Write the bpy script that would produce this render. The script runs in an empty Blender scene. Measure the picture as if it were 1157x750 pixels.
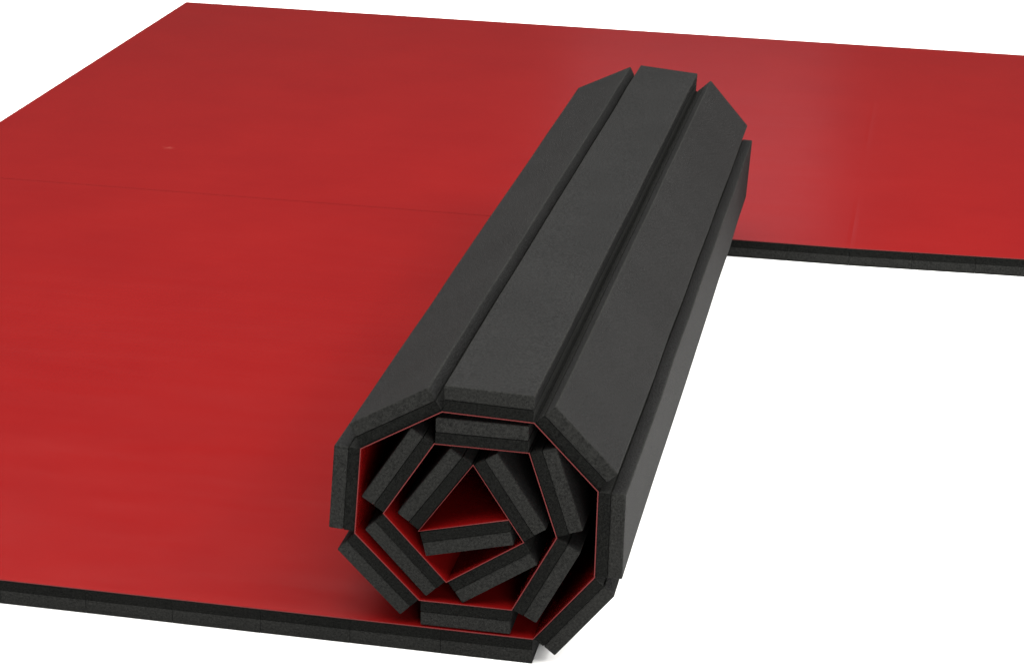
import bpy, bmesh, math, random
from mathutils import Vector, Matrix, noise
random.seed(4)
SC = bpy.context.scene
COL = SC.collection

# ------------------------------------------------------------------ camera
F, CX, CY = 2647.5357, 518.163, 352.524          # solved in a 1157 x 750 picture
YAW, PITCH, ROLL = -0.1994222, 0.3385878, 0.0182358
CAM = Vector((-0.00931, -2.233076, 1.196398))
fw = Vector((math.sin(YAW)*math.cos(PITCH), math.cos(YAW)*math.cos(PITCH), -math.sin(PITCH)))
rt = Vector((math.cos(YAW), -math.sin(YAW), 0)); up = rt.cross(fw)
rt2 = math.cos(ROLL)*rt + math.sin(ROLL)*up; up2 = -math.sin(ROLL)*rt + math.cos(ROLL)*up
cd = bpy.data.cameras.new('camera'); cam = bpy.data.objects.new('camera', cd); COL.objects.link(cam)
m = Matrix((rt2, up2, -fw)).transposed().to_4x4(); m.translation = CAM
cam.matrix_world = m
cd.sensor_width = 36; cd.lens = F/1157*36
cd.shift_x = (578.5-CX)/1157; cd.shift_y = -(375-CY)/1157
cd.clip_start = 0.05; cd.clip_end = 200
SC.camera = cam

# ------------------------------------------------------------------ world, lamps, exposure
w = bpy.data.worlds.new('World'); SC.world = w; w.use_nodes = True
w.node_tree.nodes['Background'].inputs[0].default_value = (1.0, 0.99, 0.97, 1)
w.node_tree.nodes['Background'].inputs[1].default_value = 0.10
SC.view_settings.view_transform = 'Standard'; SC.view_settings.look = 'None'
SC.view_settings.exposure = 0; SC.view_settings.gamma = 1; SC.view_settings.use_curve_mapping = False

def softbox(name, loc, target, sx, sy, watts, color):
    ld = bpy.data.lights.new(name, 'AREA'); ld.shape = 'RECTANGLE'; ld.size = sx; ld.size_y = sy
    ld.energy = watts; ld.color = color
    o = bpy.data.objects.new(name, ld); COL.objects.link(o); o.location = loc
    o.rotation_euler = (Vector(target)-Vector(loc)).to_track_quat('-Z', 'Y').to_euler()
    return o
softbox('overhead_softbox', (-0.35, 0.95, 3.6), (-0.35, 0.85, 0), 6.6, 6.2, 900, (1.0, 0.985, 0.95))
softbox('standing_softbox', (-0.92, 7.2, 2.35), (-0.6, 2.0, 0.2), 1.1, 2.3, 2.2, (0.80, 0.86, 1.0))

softbox('side_softbox', (3.3, 0.4, 3.0), (-0.4, 0.6, 0.1), 2.2, 2.2, 200, (1.0, 0.99, 0.96))
softbox('front_fill', (1.7, -4.0, 1.3), (-0.45, 0.0, 0.15), 2.2, 1.6, 190, (1.0, 0.99, 0.97))  # added fill lamp: reddens the inside of the spiral, lifts the floor shadow

# ------------------------------------------------------------------ materials
def nodes(name):
    mt = bpy.data.materials.new(name); mt.use_nodes = True
    nt = mt.node_tree; return mt, nt, nt.nodes['Principled BSDF']
def N(nt, t, **kw):
    n = nt.nodes.new(t)
    for k, v in kw.items():
        if k in n.inputs.keys(): n.inputs[k].default_value = v
        else: setattr(n, k, v)
    return n
def ramp(nt, src, stops):
    r = nt.nodes.new('ShaderNodeValToRGB'); nt.links.new(src, r.inputs[0])
    e = r.color_ramp.elements
    while len(e) < len(stops): e.new(0.5)
    for k, (p, c) in enumerate(stops):
        e[k].position = p; e[k].color = c if len(c) == 4 else (*c, 1)
    return r

def foam_material(name, lo, hi, rough, bump, fine, spec):
    mt, nt, b = nodes(name); L = nt.links
    geo = N(nt, 'ShaderNodeNewGeometry')
    n1 = N(nt, 'ShaderNodeTexNoise', Scale=fine, Detail=3.0, Roughness=0.7); L.new(geo.outputs['Position'], n1.inputs['Vector'])
    n2 = N(nt, 'ShaderNodeTexNoise', Scale=9.0, Detail=4.0, Roughness=0.6); L.new(geo.outputs['Position'], n2.inputs['Vector'])
    mx = N(nt, 'ShaderNodeMath', operation='MULTIPLY_ADD'); L.new(n1.outputs['Fac'], mx.inputs[0]); mx.inputs[1].default_value = 0.86
    m2 = N(nt, 'ShaderNodeMath', operation='MULTIPLY'); L.new(n2.outputs['Fac'], m2.inputs[0]); m2.inputs[1].default_value = 0.14
    L.new(m2.outputs[0], mx.inputs[2])
    r = ramp(nt, mx.outputs[0], [(0.36, lo), (0.64, hi)])
    L.new(r.outputs[0], b.inputs['Base Color'])
    b.inputs['Roughness'].default_value = rough; b.inputs['Specular IOR Level'].default_value = spec
    v = N(nt, 'ShaderNodeTexVoronoi', Scale=fine*1.3); L.new(geo.outputs['Position'], v.inputs['Vector'])
    bp = N(nt, 'ShaderNodeBump', Strength=bump, Distance=0.0008)
    ad = N(nt, 'ShaderNodeMath', operation='ADD'); L.new(v.outputs['Distance'], ad.inputs[0]); L.new(n1.outputs['Fac'], ad.inputs[1])
    L.new(ad.outputs[0], bp.inputs['Height']); L.new(bp.outputs[0], b.inputs['Normal'])
    return mt
M_SKIN = foam_material('foam_skin', (0.0026, 0.0026, 0.00265), (0.0115, 0.0115, 0.0115), 0.8, 0.8, 400, 0.08)
M_CUT_A = foam_material('foam_cut_light', (0.0022, 0.0023, 0.0021), (0.0120, 0.0122, 0.0113), 0.9, 0.9, 380, 0.12)
M_CUT_B = foam_material('foam_cut_dense', (0.0006, 0.0007, 0.0006), (0.0050, 0.0052, 0.0047), 0.9, 0.9, 420, 0.06)

def vinyl_material():
    mt, nt, b = nodes('red_vinyl'); L = nt.links
    geo = N(nt, 'ShaderNodeNewGeometry')
    n2 = N(nt, 'ShaderNodeTexNoise', Scale=5.0, Detail=5.0, Roughness=0.6); L.new(geo.outputs['Position'], n2.inputs['Vector'])
    r = ramp(nt, n2.outputs['Fac'], [(0.3, (0.118, 0.0022, 0.0024)), (0.7, (0.128, 0.0029, 0.0028))])
    # one small grey scuff with its own place on the back mat
    d = N(nt, 'ShaderNodeVectorMath', operation='SUBTRACT'); L.new(geo.outputs['Position'], d.inputs[0]); d.inputs[1].default_value = (-1.375, 1.775, 0.03)
    sc = N(nt, 'ShaderNodeVectorMath', operation='MULTIPLY'); L.new(d.outputs[0], sc.inputs[0]); sc.inputs[1].default_value = (40, 34, 10)
    ln = N(nt, 'ShaderNodeVectorMath', operation='LENGTH'); L.new(sc.outputs[0], ln.inputs[0])
    n3 = N(nt, 'ShaderNodeTexNoise', Scale=90.0, Detail=2.0); L.new(geo.outputs['Position'], n3.inputs['Vector'])
    ad = N(nt, 'ShaderNodeMath', operation='MULTIPLY_ADD'); L.new(n3.outputs['Fac'], ad.inputs[0]); ad.inputs[1].default_value = 1.1; L.new(ln.outputs['Value'], ad.inputs[2])
    rs = ramp(nt, ad.outputs[0], [(0.45, (1, 1, 1)), (1.0, (0, 0, 0))])
    mf = N(nt, 'ShaderNodeMath', operation='MULTIPLY'); L.new(rs.outputs[0], mf.inputs[0]); mf.inputs[1].default_value = 0.5
    mx = N(nt, 'ShaderNodeMix', data_type='RGBA'); L.new(mf.outputs[0], mx.inputs[0]); L.new(r.outputs[0], mx.inputs[6]); mx.inputs[7].default_value = (0.2, 0.045, 0.035, 1)
    L.new(mx.outputs[2], b.inputs['Base Color'])
    # sheen: smears along the length of the mat
    mp = N(nt, 'ShaderNodeMapping'); mp.inputs['Scale'].default_value = (2.5, 14.0, 2.0); L.new(geo.outputs['Position'], mp.inputs[0])
    n4 = N(nt, 'ShaderNodeTexNoise', Scale=1.6, Detail=5.0, Roughness=0.65); L.new(mp.outputs[0], n4.inputs['Vector'])
    rr = N(nt, 'ShaderNodeMapRange'); L.new(n4.outputs['Fac'], rr.inputs[0])
    rr.inputs[1].default_value = 0.3; rr.inputs[2].default_value = 0.7; rr.inputs[3].default_value = 0.21; rr.inputs[4].default_value = 0.27
    L.new(rr.outputs[0], b.inputs['Roughness'])
    b.inputs['Specular IOR Level'].default_value = 0.19
    n5 = N(nt, 'ShaderNodeTexNoise', Scale=330.0, Detail=2.0); L.new(geo.outputs['Position'], n5.inputs['Vector'])
    b1 = N(nt, 'ShaderNodeBump', Strength=0.16, Distance=0.0005); L.new(n5.outputs['Fac'], b1.inputs['Height'])
    b2 = N(nt, 'ShaderNodeBump', Strength=0.06, Distance=0.003); L.new(n4.outputs['Fac'], b2.inputs['Height']); L.new(b1.outputs[0], b2.inputs['Normal'])
    L.new(b2.outputs[0], b.inputs['Normal'])
    return mt
M_VIN = vinyl_material()
M_EDGE, nt, b = nodes('vinyl_cut_edge')
b.inputs['Base Color'].default_value = (0.08, 0.012, 0.012, 1); b.inputs['Roughness'].default_value = 0.7; b.inputs['Specular IOR Level'].default_value = 0.12

M_FLOOR, nt, b = nodes('white_studio_floor')
n = N(nt, 'ShaderNodeTexNoise', Scale=3.0, Detail=3.0)
r = ramp(nt, n.outputs['Fac'], [(0.0, (0.9, 0.9, 0.9)), (1.0, (0.93, 0.93, 0.93))])
nt.links.new(r.outputs[0], b.inputs['Base Color']); b.inputs['Roughness'].default_value = 0.8
b.inputs['Specular IOR Level'].default_value = 0.1

# ------------------------------------------------------------------ helpers
def link(name, me, parent=None, loc=(0, 0, 0)):
    o = bpy.data.objects.new(name, me); COL.objects.link(o); o.location = loc
    if parent: o.parent = parent
    return o
def empty(name, loc, label, cat, group=None):
    o = link(name, None, None, loc); o.empty_display_size = 0.1
    o['label'] = label; o['category'] = cat
    if group: o['group'] = group
    return o

def block(name, q0, q1, off, parent, matside, matskin=None, nseg=10, bev=0.0012, wob=0.0):
    """A long block lofted between two quads q0 (front) and q1 (back).
    quad order: inner start, inner end, outer end, outer start. matskin goes on the outer face."""
    bm = bmesh.new(); rings = []
    for k in range(nseg+1):
        t = k/nseg; ring = []
        for a, c in zip(q0, q1):
            p = a.lerp(c, t)
            if 0 < k < nseg and wob:
                p = p + Vector((noise.noise(p*7)*wob, 0, noise.noise(p*7+Vector((9, 3, 1)))*wob))
            ring.append(bm.verts.new(p-off))
        rings.append(ring)
    for k in range(nseg):
        for j in range(4):
            f = bm.faces.new((rings[k][j], rings[k][(j+1) % 4], rings[k+1][(j+1) % 4], rings[k+1][j]))
            if j in (1, 2, 3) and matskin: f.material_index = 1
    bm.faces.new(rings[0][::-1]); bm.faces.new(rings[-1])
    bmesh.ops.recalc_face_normals(bm, faces=bm.faces)
    if bev:
        es = [e for e in bm.edges if len(e.link_faces) == 2 and e.calc_face_angle(0) > 0.6]
        bmesh.ops.bevel(bm, geom=es, offset=bev, segments=2, affect='EDGES', profile=0.5)
    me = bpy.data.meshes.new(name); bm.to_mesh(me); bm.free()
    me.materials.append(matside)
    if matskin: me.materials.append(matskin)
    return link(name, me, parent)

T = 0.0301          # full thickness of the mat
VT = 0.0012         # vinyl
DEN = 0.0140        # depth at which the dense foam layer ends

def plank(a0, b0, a1, b1, y0, y1, off, parent, ins=0.0006, wob=0.0, jit=0.0, bev=0.0012):
    """One foam plank under the vinyl line a->b. a0,b0: (x,z) at the front end, a1,b1 at the back; y0/y1: (ya, yb)."""
    def quad(a, bb, ya, yb, d0, d1):
        a = Vector((a[0], 0, a[1])); bb = Vector((bb[0], 0, bb[1]))
        t = (bb-a).normalized(); nrm = Vector((t.z, 0, -t.x))
        a2 = a+t*ins; b2 = bb-t*ins
        Y = lambda v, y: Vector((v.x, y, v.z))
        return [Y(a2+nrm*d0, ya), Y(b2+nrm*d0, yb), Y(b2+nrm*d1, yb), Y(a2+nrm*d1, ya)]
    j = random.uniform(-jit, jit)
    ya0, yb0 = y0[0]+j, y0[1]+j
    g = 0.00015
    o = block('foam_plank', quad(a0, b0, ya0, yb0, DEN+g, T), quad(a1, b1, *y1, DEN+g, T), off, parent, M_CUT_A, M_SKIN, bev=bev, wob=wob)
    j2 = random.uniform(-jit, jit)*0.5
    d = block('dense_foam_layer', quad(a0, b0, ya0+j2, yb0+j2, VT+g, DEN-g), quad(a1, b1, *y1, VT+g, DEN-g), off, o, M_CUT_B, M_CUT_A, bev=bev*0.4, wob=wob)
    return o

def vinyl(rows, off, parent, inner_sign=1):
    """rows: list over the length of (list of Vector over the width, thickness direction); builds a thin solid sheet."""
    bm = bmesh.new(); top = []; bot = []
    for pts, nrm in rows:
        top.append([bm.verts.new(p-off) for p in pts])
        bot.append([bm.verts.new(p-off+nrm*VT) for p in pts])
    n = len(rows); m_ = len(rows[0][0])
    for i in range(n-1):
        for j in range(m_-1):
            bm.faces.new((top[i][j], top[i+1][j], top[i+1][j+1], top[i][j+1]))
            f = bm.faces.new((bot[i][j], bot[i][j+1], bot[i+1][j+1], bot[i+1][j])); f.material_index = 2
        for j in (0, m_-1):
            f = bm.faces.new((top[i][j], bot[i][j], bot[i+1][j], top[i+1][j])); f.material_index = 1
    for i in (0, n-1):
        for j in range(m_-1):
            f = bm.faces.new((top[i][j], top[i][j+1], bot[i][j+1], bot[i][j])); f.material_index = 1
    bmesh.ops.recalc_face_normals(bm, faces=bm.faces)
    me = bpy.data.meshes.new('vinyl_surface'); bm.to_mesh(me); bm.free()
    me.materials.append(M_VIN); me.materials.append(M_EDGE); me.materials.append(M_CUT_B)
    return link('vinyl_surface', me, parent)

# ------------------------------------------------------------------ setting: the white floor
bm = bmesh.new(); bmesh.ops.create_grid(bm, x_segments=8, y_segments=8, size=30)
me = bpy.data.meshes.new('floor'); bm.to_mesh(me); bm.free(); me.materials.append(M_FLOOR)
fl = link('floor', me, None, (0, 0, -0.0005)); fl['kind'] = 'structure'

# ------------------------------------------------------------------ the mat being rolled up
XL, LY, PW = -1.7459, 1.5068, 0.1015
S = [(-0.3726, 0.0301), (-0.3092, 0.11), (-0.309, 0.2087), (-0.3785, 0.2786), (-0.4761, 0.2815), (-0.5635, 0.231),
     (-0.5696, 0.1327), (-0.4978, 0.0616), (-0.3969, 0.0618), (-0.351, 0.1511), (-0.383, 0.2444), (-0.4839, 0.2446),
     (-0.5382, 0.1591), (-0.4688, 0.0864), (-0.3862, 0.1421), (-0.442, 0.2247), (-0.4998, 0.1427), (-0.4028, 0.1669)]
EX = (-0.04826, -0.00108, -0.00709, -0.1704)
cxz = (sum(p[0] for p in S[:9])/9, sum(p[1] for p in S[:9])/9)
def back(p):
    """where a point of the front spiral comes out at the back end (the roll is wound slightly askew)"""
    u = (p[0]-cxz[0], p[1]-cxz[1]); ro, dx, dz, ys = EX
    k = max(0.0, min(1.0, (p[1]-0.0305)/0.09))
    x = cxz[0]+u[0]*math.cos(ro)-u[1]*math.sin(ro)+dx; z = cxz[1]+u[0]*math.sin(ro)+u[1]*math.cos(ro)+dz
    y = (LY - 0.003 if p not in S[:2] else 1.490) + ys*u[0]*k*(0.5 if p in S[:2] else 1)
    if p in S[6:8]: x += 0.011            # the left side is wound tighter at the far end
    return (p[0]+(x-p[0])*k, max(p[1]+(z-p[1])*k, p[1]-0.006*k)), y

MATGRP = 'red roll-out foam mats laid side by side'
OFF = Vector((-0.75, 0.75, 0))
mat = empty('exercise_mat', OFF, 'red vinyl mat partly rolled up into a thick octagonal roll of charcoal foam planks', 'mat', MATGRP)

# flat planks
def yend(x): return LY-0.003 if x < -0.4742 else LY-0.003-0.0105*(x+0.4742)/0.1016
xs = [S[0][0]-i*PW for i in range(14)]; xs = [x for x in xs if x > XL+0.02]+[XL]; xs = xs[::-1]
for a, c in zip(xs[:-1], xs[1:]):
    plank((a, T), (c, T), (a, T), (c, T), (0, 0), (yend(a), yend(c)), OFF, mat, ins=0.0002, jit=0.0003, bev=0.0003)
for i in range(len(S)-1):
    (a1, ya), (b1, yb) = back(S[i]), back(S[i+1])
    plank(S[i], S[i+1], a1, b1, (0, 0), (ya, yb), OFF, mat, ins=0.0008, wob=0.0012, jit=0.0012, bev=0.0016)

# vinyl: flat part then the spiral
NY = 30
rows = []
def groove(x, xj, y, amp): return -amp*math.exp(-((x-xj)/0.0035)**2)
def flat_rows(joints, xend, yf, yb, amp, x0):
    out = []; xx = []
    for a, c in zip(joints[:-1], joints[1:]):
        xx += [a, a+0.003, a+0.007, (a+c)/2, c-0.007, c-0.003]
    xx.append(joints[-1])
    for x in xx:
        pts = []
        for j in range(NY+1):
            y0, y1 = yf(x), yb(x); y = y0+(y1-y0)*j/NY
            xj = min(joints[1:-1], key=lambda q: abs(q-x))
            pts.append(Vector((x, y, T+groove(x, xj, y, amp(xj, y)))))
        out.append((pts, Vector((0, 0, -1))))
    return out
jn = xs[:]; jn[0] += 0.002
rows = flat_rows(jn, S[0][0], lambda x: -0.0004, lambda x: yend(x)+0.002, lambda xj, y: 0.00002, XL)
def tn(a, c):
    v = Vector((c[0]-a[0], 0, c[1]-a[1])).normalized(); return Vector((v.z, 0, -v.x))
for i in range(1, len(S)):
    (bb, yb) = back(S[i]); a = S[i]
    n0 = tn(S[i-1], S[i]); n1 = tn(S[i], S[i+1]) if i < len(S)-1 else n0
    nn = (n0+n1).normalized()
    rows.append(([Vector((a[0], -0.0004, a[1])).lerp(Vector((bb[0], yb-0.0015, bb[1])), j/NY) for j in range(NY+1)], nn))
vinyl(rows, OFF, mat)

# ------------------------------------------------------------------ the flat mat behind
D = 3.0207; XR = XL+31*PW-0.09
def yfront(x):
    pts = [(-9, 1.5070), (-0.4125, 1.5070), (-0.311, 1.4830), (-0.1, 1.4845), (0.171, 1.4985), (1.4, 1.54), (9, 1.7)]
    for (a, ya), (c, yc) in zip(pts[:-1], pts[1:]):
        if a <= x <= c: return ya+(yc-ya)*(x-a)/(c-a)
def yback(x): return D-0.00778*(x-XL)
OFF2 = Vector((-0.2, 2.27, 0))
mat2 = empty('exercise_mat', OFF2, 'flat unrolled red vinyl mat lying behind the roll, reaching out of view at the right', 'mat', MATGRP)
js = [XL]+[q for q in (-0.108+i*PW for i in range(-17, 14)) if XL+0.02 < q < XR-0.02]+[XR]
for a, c in zip(js[:-1], js[1:]):
    plank((a, T), (c, T), (a, T), (c, T), (yfront(a), yfront(c)), (yback(a), yback(c)), OFF2, mat2, ins=0.0002, jit=0.0003, bev=0.0003)
xc = min(js, key=lambda q: abs(q+0.11))
def amp2(xj, y):
    if abs(xj-xc) < 0.001:
        return 0.00022*(math.exp(-((y-1.60)/0.12)**2)+0.9*math.exp(-((y-2.3)/0.2)**2))+0.00002
    return 0.00002
js2 = js[:]; js2[0] += 0.002
vinyl(flat_rows(js2, XR, lambda x: yfront(x)+0.0, lambda x: yback(x)-0.003, amp2, XL), OFF2, mat2)
